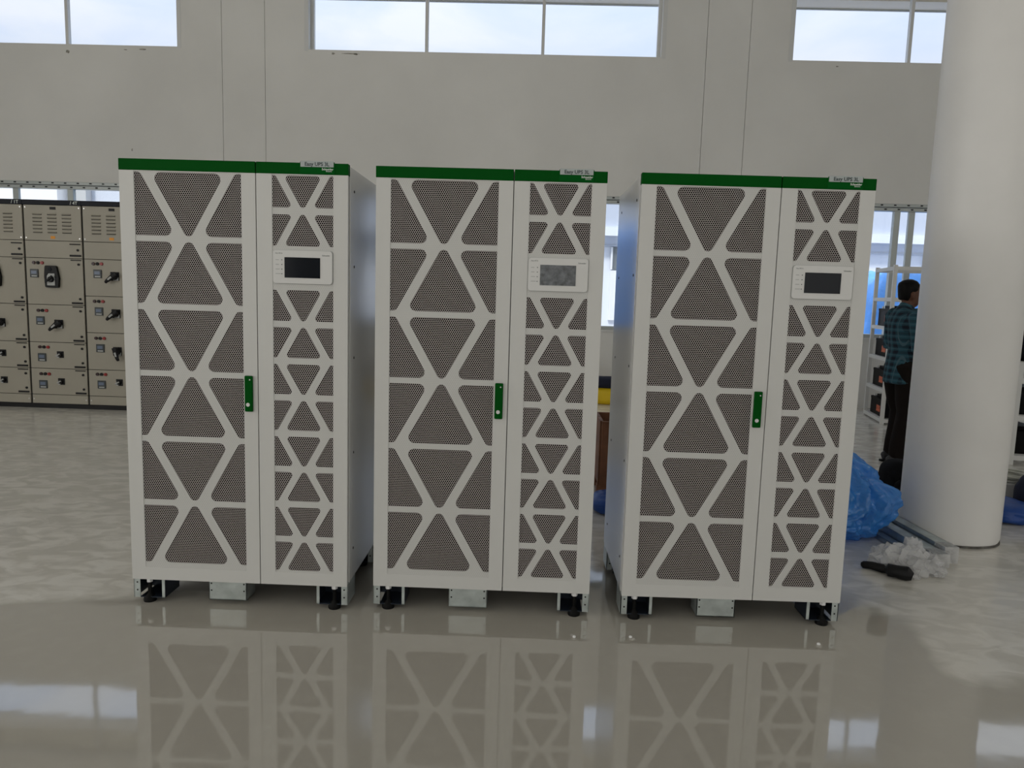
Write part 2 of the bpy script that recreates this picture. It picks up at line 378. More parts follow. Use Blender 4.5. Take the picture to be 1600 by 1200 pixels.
# dirt spots and chipped plaster on the wall
for x, z, w, h in ((-5.98, 4.69, .07, .05), (-5.15, 4.73, .05, .015), (-4.9, 4.74, .10, .02), (-2.2, 4.74, .05, .03), (-1.95, 4.745, .28, .014), (-1.88, 4.74, .06, .03), (4.8, 4.72, .05, .02), (-5.1, 3.36, .02, .05)):
    P = [(x+w/2*math.cos(t)*random.uniform(.6, 1.2), z+h/2*math.sin(t)*random.uniform(.6, 1.2)) for t in [k*math.pi/5 for k in range(10)]]
    tag(MB().prism(P, y0-.002, y0+.001).build('trim_chip', 'stain'), kind='structure')
wi = 0
clip_me = MB().box(-.016, .016, -.006, 0, -.008, .008).mesh('frame_clip'); clip_me.materials.append(MT['dark'])
for l, r in BAYS:                # upper windows: fixed panes set back in the opening
    wi += 1; ya = YF+.12
    root = tag(empty('window_%d' % wi, ((l+r)/2, ya, UP[0])), kind='structure')
    def W_(mb, n, m): o = mb.build(n, m, root); o.location = (-(l+r)/2, -ya, -UP[0]); return o
    z0, z1 = UP; fw = .045
    mb = MB(); mb.box(l, r, ya, ya+.06, z0, z0+.03, c=.004); W_(mb, 'window_sill_rail', 'frame_white')
    W_(MB().box(l, r, ya, ya+.06, z1-.035, z1, c=.004), 'window_head_rail', 'lgrey')
    W_(MB().box(l-.3, r+.3, YF+.24, YF+.55, 5.68, 6.4), 'sunshade_slab', 'soffit_bounce'); W_(MB().box(l-.3, r+.3, YF+.53, YF+.555, 5.658, 5.69), 'drip_edge', 'lgrey')  # slab tinted with warm bounce; grey drip edge paints in the shadowed lip
    for x in (l+fw/2, l+(r-l)/3, l+(r-l)*2/3, r-fw/2):
        W_(MB().box(x-fw/2, x+fw/2, ya-.005, ya+.065, z0, z1, c=.005), 'mullion', 'frame_white')
    for k in range(3):
        a, b = l+(r-l)*k/3+fw/2, l+(r-l)*(k+1)/3-fw/2
        W_(MB().box(a, b, ya+.025, ya+.031, z0+.03, z1-.035), 'pane', 'glass')
    # casing strip standing on the wall face at both jambs
    for x in (l-.03, r+.03): W_(MB().box(x-.028, x+.028, YF-.004, YF+.01, z0-.02, z1), 'jamb_strip', 'frame_white')
for bi, (l, r) in enumerate(BAYS):   # lower sliding windows
    wi += 1; ya = YF+.06
    root = tag(empty('window_%d' % wi, ((l+r)/2, ya, LO[0])), kind='structure')
    def W_(mb, n, m): o = mb.build(n, m, root); o.location = (-(l+r)/2, -ya, -LO[0]); return o
    z0, z1 = LO
    W_(MB().box(l, r, ya-.06, ya+.07, z1-.045, z1, c=.004), 'head_track', 'alu')
    W_(MB().box(l, r, ya-.03, ya+.07, z1-.098, z1-.05, c=.004), 'sash_head', 'alu')
    W_(MB().box(l, r, ya-.07, ya+.07, z0, z0+.05, c=.004), 'sill_track', 'alu')
    st = [l+(r-l)*k/6 for k in range(7)]+([6.04] if bi == 2 else [])
    for k, x in enumerate(st):
        W_(MB().box(x-.042, x+.042, ya+(.0 if k % 2 else -.02), ya+.05, z0+.05, z1-.095, c=.004), 'stile', 'alu')
    for k in range(6):
        W_(MB().box(st[k]+.042, st[k+1]-.042, ya+.02, ya+.026, z0+.05, z1-.095), 'pane', 'glass')
    x = l+.1
    while x < r:
        for dz, dx, yy in ((-.02, 0, ya-.06), (-.074, .07, ya-.03)):
            if -7.2 < x < -5 or 1.4 < x < 1.9 or 5.2 < x < 6.4:
                o = link('frame_clip', clip_me, root); o.location = (x+dx-(l+r)/2, yy-ya, z1+dz-LO[0])
        x += .185
    W_(MB().box(l-.02, r+.02, YF-.03, YF+.02, z0-.03, z0), 'window_sill', 'frame_white')

for nm, ax, pos, cs, zc, w, h in (('rear', 'y', YB, (-6.9, -.1, 6.6), 3.0, 5.2, 3.8), ('left', 'x', XL, (-8.5, -3.0), 3.2, 5.2, 3.4), ('right', 'x', XR, (-8.5, -3.0), 3.4, 5.2, 2.6)):  # window frames added around the area lamps; the walls behind stay closed
    for c in cs:
        wi += 1; sg = -1 if nm == 'right' else 1
        root = tag(empty('window_%d' % wi, (c, pos, zc) if ax == 'y' else (pos, c, zc)), kind='structure')
        def bar(u0, u1, z0, z1, n):
            d0, d1 = sorted((0, sg*.06))
            (MB().box(u0, u1, d0, d1, z0, z1) if ax == 'y' else MB().box(d0, d1, u0, u1, z0, z1)).build(n, 'frame_white', root)
        for k in range(4): u = -w/2+w*k/3; bar(u-.035, u+.035, -h/2, h/2, 'mullion')
        for z in (-h/2, h/2): bar(-w/2-.035, w/2+.035, z-.035, z+.035, 'frame_rail')

# round column
cmb = MB(); n = 64; cxy = (3.462, 1.484); cr = .290
zs = [FZ, FZ+.012, FZ+.03]+[FZ+.03+(ZC-FZ-.03)*k/12 for k in range(1, 13)]
cmb.loft([(0, 0, z) for z in zs], [(cr-.008, cr-.008), (cr-.006, cr-.006)]+[(cr, cr)]*(len(zs)-2), n)
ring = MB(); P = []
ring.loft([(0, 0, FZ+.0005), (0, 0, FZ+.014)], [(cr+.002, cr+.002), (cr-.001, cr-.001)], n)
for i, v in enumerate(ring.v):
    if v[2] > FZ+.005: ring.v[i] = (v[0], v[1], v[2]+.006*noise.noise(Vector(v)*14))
column = tag(cmb.build('column', 'col', None, True, (cxy[0], cxy[1], 0)), 'round white painted column rising beside the blue plastic bag', 'column')
ring.build('crack_shadow_ring', 'crack_shade', column)  # ring for the crack at the column foot, its shadow painted in

# ------------------------------------------------------------------ UPS cabinets
DEP = .72; HT = 1.9823; HB = .0921; GB = 1.9335; SPL = .5985
def tri_holes(xl, xr, cx, T, h, half, side, r, up):
    """one lattice row: central triangle and two side pieces, point down (or up)"""
    tot = h*1.0
    ap = half*1.8
    c = [(cx-half, T), (cx+half, T), (cx, T-ap)]
    tipr = (ap-h)/1.06
    lf = [(xl, T), (xl+side-h/1.8, T), (xl+side, T-h), (xl, T-h)]
    rt = [(xr, T), (xr, T-h), (xr-side, T-h), (xr-side+h/1.8, T)]
    out = []
    for P, rr in ((c, (r, r, tipr)), (lf, (.002, r*1.0, r, .002)), (rt, (.002, .002, r, r*1.0))):
        if up: P = [(u, 2*T-h-v) for u, v in P]
        out.append(rounded(P, rr))
    return out
def make_cabinet():
    root = empty('ups_cabinet', (0, 0, 0))
    MB().box(.006, .994, .034, DEP, HB+.004, HT-.003, c=.004).build('body', 'cab_white', root)
    for sx, x0, x1 in ((0, .0, .006), (1, .994, 1.0)):
        sp = MB().box(x0, x1, .04, DEP-.002, HB+.006, HT-.006, c=.0015).build('side_panel', 'cab_side', root)
        xo = 0 if sx == 0 else 1.0
        sg = -1 if sx == 0 else 1
        for yy in (.11, .60):
            for zz in (1.88, 1.55, 1.14, .70, .24):
                MB().cyl((xo-sg*.003, yy, zz), (xo+sg*.0015, yy, zz), .006, n=10, m='dark').build('screw', 'dark', sp)
    # doors: a frame round the perforated field
    fields = [(0.001, SPL-.002, .065, .535), (SPL+.002, .999, .668, .936)]
    holesets = []
    hs = []
    for k in range(6):
        T = 1.929-k*.2965
        hs += tri_holes(.065+.0015, .535-.0015, .30, T-(.0015 if k == 0 else 0), .270, .163, .176, .026, k % 2)
    holesets.append(hs); hs = []
    tops = [1.929, 1.763]+[1.438-.1632*k for k in range(8)]
    for k, T in enumerate(tops):
        hs += tri_holes(.668+.0015, .936-.0015, .802, T-(.0015 if k == 0 else 0), .135, .0835, .089, .0135, k % 2)
    holesets.append(hs)
    for (xa, xb, fa, fb), hs in zip(fields, holesets):
        zb, zt = .1525, 1.9305
        door = plate_with_holes('door', [(xa, HB), (xb, HB), (xb, GB), (xa, GB)], [[(fa, zb), (fb, zb), (fb, zt), (fa, zt)]], .009, .018, 'cab_white', root)
        plate_with_holes('door_lattice', [(fa, zb), (fb, zb), (fb, zt), (fa, zt)], hs, .0035, .003, 'strut', door)
        for P in hs:
            c = [(u, v) for u, v in P]
            MB().prism(c, .0042, .0058).build('mesh_panel', 'mesh', door)
        MB().box(xa+.004, xb-.004, .018, .033, HB+.004, HT-.004).build('door_back', 'dark', door)
        if fa < .1:
            MB().box(.541, .577, -.013, 0, .894, 1.055, c=.004).build('handle', 'green', door)
            MB().cyl((.557, -.015, .926), (.557, -.012, .926), .0085, n=16).build('lock', 'steel', door)
            MB().cyl((.566, -.0145, 1.038), (.566, -.012, 1.038), .003, n=10).build('handle_screw', 'steel', door)
    # green bands
    MB().box(0, SPL-.002, -.001, .034, GB, HT, c=.002).build('top_band', 'green', root)
    bnd = MB().box(SPL+.002, 1.0, -.001, .034, GB, HT, c=.002).build('top_band', 'green', root)
    MB().box(.792, .942, -.003, 0, GB+.003, HT+.004, c=.001).build('label_tile', 'green2', bnd)
    pl = MB().box(.795, .938, -.006, -.002, 1.9645, 1.9895, c=.001).build('nameplate', 'silver', root)
    text_mesh('nameplate_lettering', 'Easy UPS 3L', .0215, pl, (.8665, -.0062, 1.9695), 'ink', align='CENTER', bold=.0004)
    text_mesh('maker_lettering', 'Schneider', .0125, bnd, (.9365, -.0035, 1.9525), 'wink', align='RIGHT', bold=.0002)
    text_mesh('maker_lettering', 'Electric', .0085, bnd, (.9300, -.0035, 1.9455), 'wink', align='RIGHT')
    # display
    P = rounded([(.672, 1.467), (.932, 1.467), (.932, 1.610), (.672, 1.610)], (.013,)*4)
    dp = MB().prism(P, -.006, .004).build('display_panel', 'panel_white', root)
    P2 = rounded([(.670, 1.465), (.934, 1.465), (.934, 1.612), (.670, 1.612)], (.015,)*4)
    MB().prism(P2, -.001, .003).build('display_gasket', 'lgrey', dp)
    MB().box(.7235, .8795, -.0075, -.004, 1.492, 1.580).build('screen', 'screen', dp)
    text_mesh('display_lettering', 'Easy UPS 3L', .0062, dp, (.684, -.0062, 1.5945), 'ink', .0003)
    text_mesh('display_lettering', 'Schneider', .0085, dp, (.922, -.0062, 1.588), 'ink', .0003, 'RIGHT')
    for k, zz in enumerate((1.568, 1.548, 1.528, 1.508)):
        MB().box(.684, .684+(.014, .015, .018, .022)[k], -.0064, -.0055, zz-.0012, zz+.0016).build('indicator_caption', 'lgrey', dp)
        MB().cyl((.7115, -.0068, zz), (.7115, -.0055, zz), .0022, n=8).build('indicator_lamp', 'ink', dp)
    # feet
    for fx, flip in ((0.0, 1), (1.0, -1)):
        for fy, back in ((.012, 1), (.56, 1)):
            def X(a): return fx+flip*a
            br = MB()
            br.box(*sorted((X(0), X(.030))), fy, fy+.004, 0, HB+.006)
            br.box(*sorted((X(0), X(.004))), fy, fy+.14, 0, HB+.006)
            b = br.build('foot_bracket', 'galv', root)
            MB().box(*sorted((X(.132), X(.145))), fy, fy+.004, 0, HB+.006).build('bracket_flange', 'galv', b)
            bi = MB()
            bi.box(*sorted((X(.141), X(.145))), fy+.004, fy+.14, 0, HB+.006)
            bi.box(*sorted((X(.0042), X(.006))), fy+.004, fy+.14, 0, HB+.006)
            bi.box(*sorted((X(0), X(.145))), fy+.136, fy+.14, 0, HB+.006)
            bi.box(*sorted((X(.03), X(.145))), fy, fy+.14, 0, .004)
            bi.build('bracket_channel', 'inner_shade', b)  # inner bracket faces coloured dark to stand for the shade within
            for zz in (.035, .072):
                MB().cyl((X(.017), fy-.0006, zz), (X(.017), fy+.002, zz), .004, n=8).build('bolt_hole', 'dark', b)
            lf = MB(); px = X(.066); py = fy+.018
            lf.loft([(px, py, FZ), (px, py, FZ+.008), (px, py, FZ+.022), (px, py, FZ+.034), (px, py, FZ+.040)], [(.028,)*2, (.029,)*2, (.026,)*2, (.013,)*2, (.010,)*2], 20, 'rubber')
            lf.cyl((px, py, FZ+.038), (px, py, HB), .009, n=12, m='rubber')
            lf.cyl((px, py, HB-.022), (px, py, HB-.006), .014, n=6, m='foam')
            lf.build('levelling_foot', None, b, True)
    cp = MB(); cp.box(.351, .527, .016, .020, .0, HB+.006); cp.box(.351, .527, .016, .12, 0, .004); cp.box(.351, .355, .016, .12, 0, HB+.006); cp.box(.523, .527, .016, .12, 0, HB+.006)
    cpo = cp.build('centre_plate', 'galv', root)
    for xx in (.363, .515):
        for zz in (.045, .078): MB().cyl((xx, .0154, zz), (xx, .018, zz), .004, n=8).build('bolt_hole', 'dark', cpo)
    MB().box(.01, .99, .05, DEP-.01, HB-.012, HB+.006).build('base_pan', 'dark', root)
    return root
cabA = make_cabinet()
cabB = copy_tree(cabA); cabC = copy_tree(cabA)
for o, (x, y, a), lb in ((cabA, (-1.1130, -.0279, -.0002), 'white UPS cabinet with green top band, leftmost of the three, beside the beige switchgear'),
                         (cabB, (0, 0, 0), 'middle white UPS cabinet of the three, its screen covered by grey film'),
                         (cabC, (1.1454, -.0060, .0144), 'white UPS cabinet nearest the round column, rightmost of the three')):
    o.location = (x, y, 0); o.rotation_euler.z = a
    tag(o, lb, 'cabinet', 'UPS cabinets standing in a row')
for c in cabB.children:
    for g in c.children:
        if g.name.startswith('screen'):
            g.material_slots[0].link = 'OBJECT'; g.material_slots[0].material = MT['film']; g['label'] = 'screen under streaked grey film'

# ------------------------------------------------------------------ beige switchgear against the back wall
SY = 5.1
def louver_mesh():
    mb = MB(); w = .105
    mb.poly([(-w/2, 0, .007), (w/2, 0, .007), (w/2, -.012, -.006), (-w/2, -.012, -.006), (-w/2, 0, -.006), (w/2, 0, -.006)], [(0, 3, 2, 1), (3, 4, 5, 2), (0, 4, 3), (1, 2, 5)], 'beige')
    mb.box(-w/2, w/2, -.004, 0, -.012, -.006, 'dark')
    me = mb.mesh('louver'); [me.materials.append(MT[k]) for k in mb.mats]; return me
LOUV = louver_mesh()
def simple(mb, name):
    me = mb.mesh(name); [me.materials.append(MT[k]) for k in mb.mats]; return me
LAMP = [simple(MB().cyl((0, -.002, 0), (0, -.016, 0), .019, .017, 14, m), 'indicator_lamp') for m in ('lampdark', 'black', 'red')]
mb = MB(); mb.box(-.047, .047, -.012, 0, -.047, .047, 'meter', .003); mb.box(-.032, .030, -.0135, -.011, -.008, .028, 'lcd'); mb.box(-.028, .034, -.0135, -.011, -.038, -.024, 'lgrey'); METER = simple(mb, 'meter')
def handle_mesh(ang):
    mb = MB(); mb.box(-.05, .05, -.012, 0, -.05, .05, 'black', .004)
    mb.prism([(-.02, -.048), (.045, -.048), (.045, -.01)], -.0135, -.011, 'y', 'lgrey')
    c, s = math.cos(ang), math.sin(ang)
    mb.loft([(0, -.012, 0), (0, -.05, 0)], [(.042,)*2, (.034,)*2], 18, 'black')
    mb.loft([(.045*c, -.05, .045*s), (-.02*c, -.056, -.02*s), (-.085*c, -.062, -.085*s), (-.11*c, -.055, -.11*s)], [(.030, .016), (.028, .017), (.020, .014), (.016, .010)], 12, 'black')
    mb.loft([(-.01*c, -.071, -.01*s), (-.06*c, -.0755, -.06*s)], [(.011, .004), (.010, .004)], 10, 'lgrey')
    return simple(mb, 'rotary_handle')
H_DIAG = handle_mesh(R(40)); H_VERT = handle_mesh(R(108))
mb = MB(); mb.box(-.038, .038, -.010, 0, -.038, .038, 'black', .003); mb.loft([(0, -.010, 0), (0, -.034, 0)], [(.027,)*2, (.022,)*2], 16, 'black')
mb.box(-.038, -.010, -.013, -.009, -.038, .012, 'lgrey'); mb.loft([(.012, -.036, .010), (-.034, -.036, -.016)], [(.008, .006)]*2, 10, 'lgrey'); ROT = simple(mb, 'rotary_switch')
def breaker():
    mb = MB()
    P = rounded([(-.070, -.125), (.080, -.125), (.090, -.02), (.062, .125), (-.068, .125), (-.078, 0)], (.018, .018, .03, .018, .018, .02))
    mb.prism(P, -.035, 0, 'y', 'black')
    mb.prism(rounded([(-.045, -.100), (.045, -.100), (.045, .035), (-.025, .035), (-.045, .005)], (.004,)*5), -.037, -.034, 'y', 'lgrey')
    mb.loft([(.005, -.035, -.03), (.005, -.062, -.03)], [(.036, .036), (.030, .030)], 16, 'black')
    mb.loft([(.03, -.06, .005), (-.045, -.066, -.065)], [(.016, .012), (.011, .01)], 10, 'black')
    mb.loft([(-.008, -.036, .085), (-.008, -.043, .085)], [(.022,)*2, (.020,)*2], 14, 'navy')
    return simple(mb, 'circuit_breaker')
ACB = breaker()
def put(me, name, par, x, z, y=0.): o = link(name, me, par); o.location = (x, y, z); return o
def make_panel(x0, rows, label, txt):
    w = .68
    root = tag(empty('switchgear_panel', (x0, SY, 0)), label, 'switchgear', 'beige switchgear panels behind the cabinets')
    MB().box(0, w, .012, .80, FZ+.05, 2.32).build('body', 'dark', root)
    MB().box(0, w, -.012, .81, 2.314, 2.369, c=.004).build('top_cap', 'navy', root)
    MB().box(0, w, -.002, .80, FZ, .03).build('base_rail', 'black', root)
    if txt: text_mesh('cap_lettering', txt, .052, root, (.555, -.0125, 2.322), 'wink')
    for kind, zt, zb, it in rows:
        d = MB().box(.011, w-.011, -.004, .014, zb+.003, zt-.003, c=.002).build('door', 'beige', root)
        def bar(xa, xb, z, t): MB().box(xa, xb, -.014, -.003, z-t, z+t, c=.002).build('hinge', 'black', d)
        def dot(x, z): MB().cyl((x, -.013, z), (x, -.003, z), .0135, n=14).build('door_lock', 'black', d)
        if kind == 'vent':
            for cx in (.165, .335, .504):
                for k in range(6): put(LOUV, 'louver', d, cx, 2.212-.0402*k, -.004)
            MB().box(.315, .382, -.008, -.003, 2.262, 2.292).build('panel_tag', 'black', d)
            MB().box(.312, .364, -.006, -.003, 1.936, 1.966, c=.0008).build('warning_sticker', 'orange', d)
            for sx in (.03, w-.03):
                for zz in (zt-.03, zb+.03): MB().cyl((sx, -.008, zz), (sx, -.003, zz), .007, n=10).build('screw', 'steel', d)
            continue
        if kind == 'plinth':
            for sx in (.03, w-.03): MB().cyl((sx, -.008, (zt+zb)/2), (sx, -.003, (zt+zb)/2), .007, n=10).build('screw', 'steel', d)
            continue
        if kind == 'blank':
            if it: bar(.53, .654, zt-.034, .006); dot(.622, (zt+zb)/2-.002); bar(.527, .656, zb+.033, .010)
            continue
        ix, iz, mx, mz, hk, hx, hz = it
        for k in range(3): put(LAMP[k], 'indicator_lamp', d, ix+(k-1)*.048, iz, -.002)
        put(METER, 'meter', d, mx, mz, -.004)
        put({'acb': ACB, 'diag': H_DIAG, 'vert': H_VERT, 'rot': ROT}[hk], {'acb': 'circuit_breaker', 'rot': 'rotary_switch'}.get(hk, 'rotary_handle'), d, hx, hz, -.004)
        bar(.535, .654, zt-.018, .005); dot(.625, zt-.066); dot(.628, zb+.073); bar(.530, .656, zb+.026, .010)
    return root
rows12 = [('vent', 2.314, 1.913, 0), ('blank', 1.913, 1.718, 1), ('door', 1.718, 1.186, (.152, 1.661, .105, 1.541, 'acb', .315, 1.507)), ('door', 1.186, .752, (.178, 1.117, .150, 1.001, 'diag', .365, .965)),
          ('door', .752, .445, (.176, .694, .150, .574, 'rot', .366, .611)), ('door', .445, .137, (.176, .380, .150, .258, 'rot', .366, .296)), ('plinth', .137, .03, 0)]
rows3 = [('vent', 2.314, 1.913, 0), ('blank', 1.913, 1.718, 0), ('door', 1.718, 1.298, (.163, 1.668, .162, 1.554, 'diag', .362, 1.530)), ('door', 1.298, .877, (.163, 1.240, .162, 1.125, 'diag', .360, 1.105)),
         ('door', .877, .447, (.163, .815, .162, .700, 'vert', .362, .669)), ('door', .447, .137, (.163, .395, .162, .275, 'rot', .372, .306)), ('plinth', .137, .03, 0)]
make_panel(-5.81, rows12, 'beige switchgear panel farthest from the cabinets, leftmost of the three panels', '/ 1T')
make_panel(-5.13, rows12, 'beige switchgear panel with a whole black breaker window, middle of the three panels', '/ 4T')
make_panel(-4.45, rows3, 'beige switchgear panel with three slanted rotary handles, half hidden by the left cabinet', None)

# ------------------------------------------------------------------ person behind the column
def person():
    px, py = 4.155, 3.62
    root = tag(empty('person', (px, py, FZ), R(4)), 'person in a teal plaid shirt and dark trousers, standing with bent arms behind the column', 'person')
    # local frame: +X is the way the person faces, -Y is the right hand side (towards the camera)
    def legs(extra, top=.98):
        mb = MB()
        for s in (-1, 1):
            f = .05 if s > 0 else -.02
            e = extra
            mb.loft([(.0, s*.085, top-.06), (.005, s*.095, .80), (.015+f*.4, s*.098, .62), (.03+f*.7, s*.098, .50), (.01+f*.9, s*.10, .34), (-.015+f, s*.102, .20), (-.02+f, s*.104, .075)],
                    [(.085+e, .100+e), (.082+e, .092+e), (.072+e, .078+e), (.060+e, .062+e), (.056+e, .060+e), (.044+e*1.4, .048+e*1.4), (.040+e*1.7, .042+e*1.7)], 20, ref=(1, 0, 0))
        mb.loft([(.0, 0, .84), (.0, 0, .92), (.0, 0, 1.0), (.0, 0, 1.04)], [(.165+e, .105+e), (.172+e, .115+e), (.160+e, .108+e), (.15+e, .10+e)], 24, ref=(1, 0, 0))
        return mb
    def trunk(e):
        mb = MB()
        mb.loft([(.0, 0, .86), (.005, 0, .98), (.012, 0, 1.08), (.0, 0, 1.20), (-.012, 0, 1.32), (-.02, 0, 1.385), (-.02, 0, 1.43), (-.012, 0, 1.455)],
                [(.160+e, .110+e), (.155+e, .112+e), (.150+e, .115+e), (.165+e, .115+e), (.185+e, .105+e), (.180+e, .085+e), (.115+e, .065+e), (.06+e, .055+e)], 28, ref=(1, 0, 0))
        return mb
    def arms(mb, e, upto):
        for s in (-1, 1):
            sh = Vector((-.02, s*.185, 1.385)); el = Vector((-.005, s*.235, 1.075)); wr = Vector((.235, s*.12, 1.09))
            mb.loft([sh+Vector((0, -s*.04, .02)), sh, sh.lerp(el, .4), el.lerp(sh, .1), el], [(.055+e, .055+e), (.062+e, .060+e), (.052+e, .050+e), (.044+e, .042+e), (.040+e, .040+e)], 18, ref=(1, 0, 0))
            if upto > 0:
                mb.loft([el, el.lerp(wr, .3*upto), el.lerp(wr, .65*upto), el.lerp(wr, upto)], [(.040+e, .040+e), (.041+e, .042+e), (.034+e, .035+e), (.026+e, .030+e)], 16)
            if upto == 1:
                d = (wr-el).normalized(); side = Vector((-d.y, d.x, 0)); up = Vector((0, 0, 1))
                palm = wr+d*.05
                mb.loft([wr, wr+d*.03, wr+d*.07, wr+d*.095], [(.024, .028), (.018, .038), (.016, .042), (.014, .040)], 14)
                for k, (o_, ln) in enumerate(((.030, .066), (.010, .076), (-.011, .070), (-.030, .054))):
                    b0 = wr+d*.088+up*o_
                    mb.loft([b0, b0+d*ln*.45+side*s*-.006, b0+d*ln*.8+side*s*-.022, b0+d*ln+side*s*-.035], [(.0095, .0095), (.009, .009), (.008, .008), (.006, .006)], 10)
                t0 = wr+d*.03+up*.03
                mb.loft([t0, t0+d*.025+up*.022+side*s*-.010, t0+d*.055+up*.030+side*s*-.022], [(.011, .011), (.010, .010), (.007, .007)], 10)
        return mb
    # skin: the whole body as one surface
    mb = legs(0.); tb = trunk(0.); mb.poly(tb.v, tb.f); arms(mb, 0., 1)
    mb.loft([(-.012, 0, 1.42), (-.005, 0, 1.47), (.006, 0, 1.53)], [(.062, .062), (.056, .058), (.056, .060)], 18, ref=(1, 0, 0))
    hz = 1.475
    mb.loft([(.028, 0, hz), (.030, 0, hz+.03), (.022, 0, hz+.075), (.012, 0, hz+.12), (.006, 0, hz+.165), (.002, 0, hz+.20), (0, 0, hz+.222), (0, 0, hz+.232)],
            [(.034, .045), (.054, .072), (.066, .088), (.073, .096), (.075, .098), (.064, .084), (.040, .056), (.015, .022)], 24, ref=(1, 0, 0))
    mb.loft([(.100, 0, hz+.115), (.118, 0, hz+.09), (.128, 0, hz+.070), (.105, 0, hz+.060)], [(.010, .010), (.013, .012), (.016, .013), (.012, .010)], 10, ref=(0, 1, 0))
    mb.loft([(.098, 0, hz+.036), (.108, 0, hz+.036)], [(.010, .022), (.006, .016)], 10, ref=(0, 0, 1))
    for s in (-1, 1):
        mb.loft([(-.006, s*.070, hz+.065), (-.012, s*.080, hz+.085), (-.014, s*.084, hz+.115), (-.006, s*.078, hz+.13)], [(.006, .010), (.008, .016), (.008, .020), (.006, .012)], 10, ref=(1, 0, 0))
    remesh(mb, 'body', .0075, 'skin', root, 5)
    for s in (-1, 1):
        MB().loft([(.088, s*.032, hz+.113), (.0985, s*.032, hz+.113)], [(.012, .008), (.007, .005)], 10, 'black', ref=(0, 0, 1)).build('eye', None, root, True)
    # hair
    hb = MB(); hz2 = hz
    hb.loft([(-.045, 0, hz+.055), (-.036, 0, hz+.09), (-.026, 0, hz+.125), (-.010, 0, hz+.165), (-.004, 0, hz+.205), (-.002, 0, hz+.235), (-.002, 0, hz+.250)],
            [(.050, .045), (.066, .062), (.077, .079), (.084, .098), (.075, .096), (.048, .064), (.016, .022)], 24, ref=(1, 0, 0))
    remesh(hb, 'hair', .007, 'hair', root, 3)
    # shirt, hanging over the trousers, sleeves rolled to the elbow
    sb = MB(); e = .018
    sb.loft([(.0, 0, .765), (.0, 0, .78), (.0, 0, .86), (.004, 0, .98), (.012, 0, 1.08), (.0, 0, 1.20), (-.012, 0, 1.32), (-.02, 0, 1.385), (-.02, 0, 1.432), (-.010, 0, 1.462)],
            [(.19, .140), (.192, .142), (.190, .138), (.18, .134), (.172, .134), (.184, .134), (.203, .124), (.196, .104), (.13, .086), (.078, .074)], 30, ref=(1, 0, 0))
    arms(sb, .017, .28)
    sb.loft([(-.014, 0, 1.448), (-.010, 0, 1.478), (-.004, 0, 1.492)], [(.072, .070), (.066, .066), (.064, .064)], 20, ref=(1, 0, 0))
    remesh(sb, 'shirt', .010, 'plaid', root, 3)
    remesh(legs(.017, .99), 'trousers', .011, 'trouser', root, 4)
    for s in (-1, 1):
        f = .05 if s > 0 else -.02
        sh = MB(); x0 = f-.02
        sh.loft([(x0-.085, s*.105, .045), (x0-.075, s*.105, .050), (x0-.02, s*.106, .056), (x0+.05, s*.110, .048), (x0+.11, s*.114, .038), (x0+.16, s*.114, .030), (x0+.185, s*.112, .026)],
                [(.020, .030), (.034, .044), (.040, .054), (.043, .046), (.046, .036), (.038, .028), (.016, .016)], 18, ref=(0, 0, 1))
        sh.loft([(x0-.03, s*.105, .05), (x0-.025, s*.105, .11)], [(.050, .044), (.042, .040)], 16, ref=(1, 0, 0))
        for i, v in enumerate(sh.v): sh.v[i] = (v[0], v[1], max(v[2], .004))
        so = remesh(sh, 'shoe', .007, 'shoe', root, 3)
        MB().prism(rounded([(x0-.105, s*.105-.034), (x0+.06, s*.11-.044), (x0+.19, s*.112-.026), (x0+.19, s*.112+.026), (x0+.06, s*.11+.044), (x0-.105, s*.105+.034)], (.03, .1, .035, .035, .1, .03)), 0., .016, 'z').build('sole', 'rubber', so)
    return root
person()

# ------------------------------------------------------------------ battery racks and batteries
def post(mb, x, y, z0, z1, w=.042): mb.box(x-w/2, x+w/2, y-w/2, y+w/2, z0, z1)
def make_rack(name, loc, rz, length, depth, levels, top, label):
    root = tag(empty(name, (loc[0], loc[1], FZ), rz), label, 'rack', 'white battery racks behind the column')
    nb = max(2, int(round(length/.75))+1)
    for k in range(nb):
        for yy in (0, depth):
            m = MB(); post(m, length*k/(nb-1), yy, 0, top); m.build('post', 'rack', root)
    for z in levels+[top-.02]:
        for yy in (0, depth): MB().box(-.02, length+.02, yy-.022, yy+.022, z-.045, z).build('rail', 'rack', root)
        for k in range(nb):
            x = length*k/(nb-1); MB().box(x-.019, x+.019, .022, depth-.022, z-.045, z).build('crossbar', 'rack', root)
    return root
R1 = (5.150, 5.965); e1 = math.atan2(6.76-5.965, 5.30-5.15)-math.pi/2      # depth direction runs back to the wall
LV1 = [.065, .440, .835, 1.225, 1.585]
make_rack('battery_rack', R1, e1, 2.2, .80, LV1, 1.985, 'white battery rack beyond the plaid shirt, its end seen below the window')
def battery_mesh():
    mb = MB()
    mb.box(-.135, .135, -.29, .29, 0, .215, 'batt', .006); mb.box(-.138, .138, -.293, .293, .19, .222, 'batt', .005)
    mb.box(-.10, .10, -.22, .16, .222, .26, 'batt', .006)
    for s in (-1, 1): mb.cyl((s*.1, .24, .22), (s*.1, .24, .25), .012, n=10, m='steel')
    me = simple(mb, 'battery'); return me
BATM = battery_mesh()
def battery(root_loc, rz, bx, by, z, label, group):
    M = Matrix.Translation((root_loc[0], root_loc[1], FZ)) @ Matrix.Rotation(rz, 4, 'Z')
    p = M @ Vector((bx, by, z))
    o = tag(empty('battery', p, rz), label, 'battery', group)
    link('case', BATM, o)
    me = LABM; l = link('front_label', me, o)
    return o
lm = MB()
lm.box(-.1385, -.1355, -.17, -.01, .055, .135)
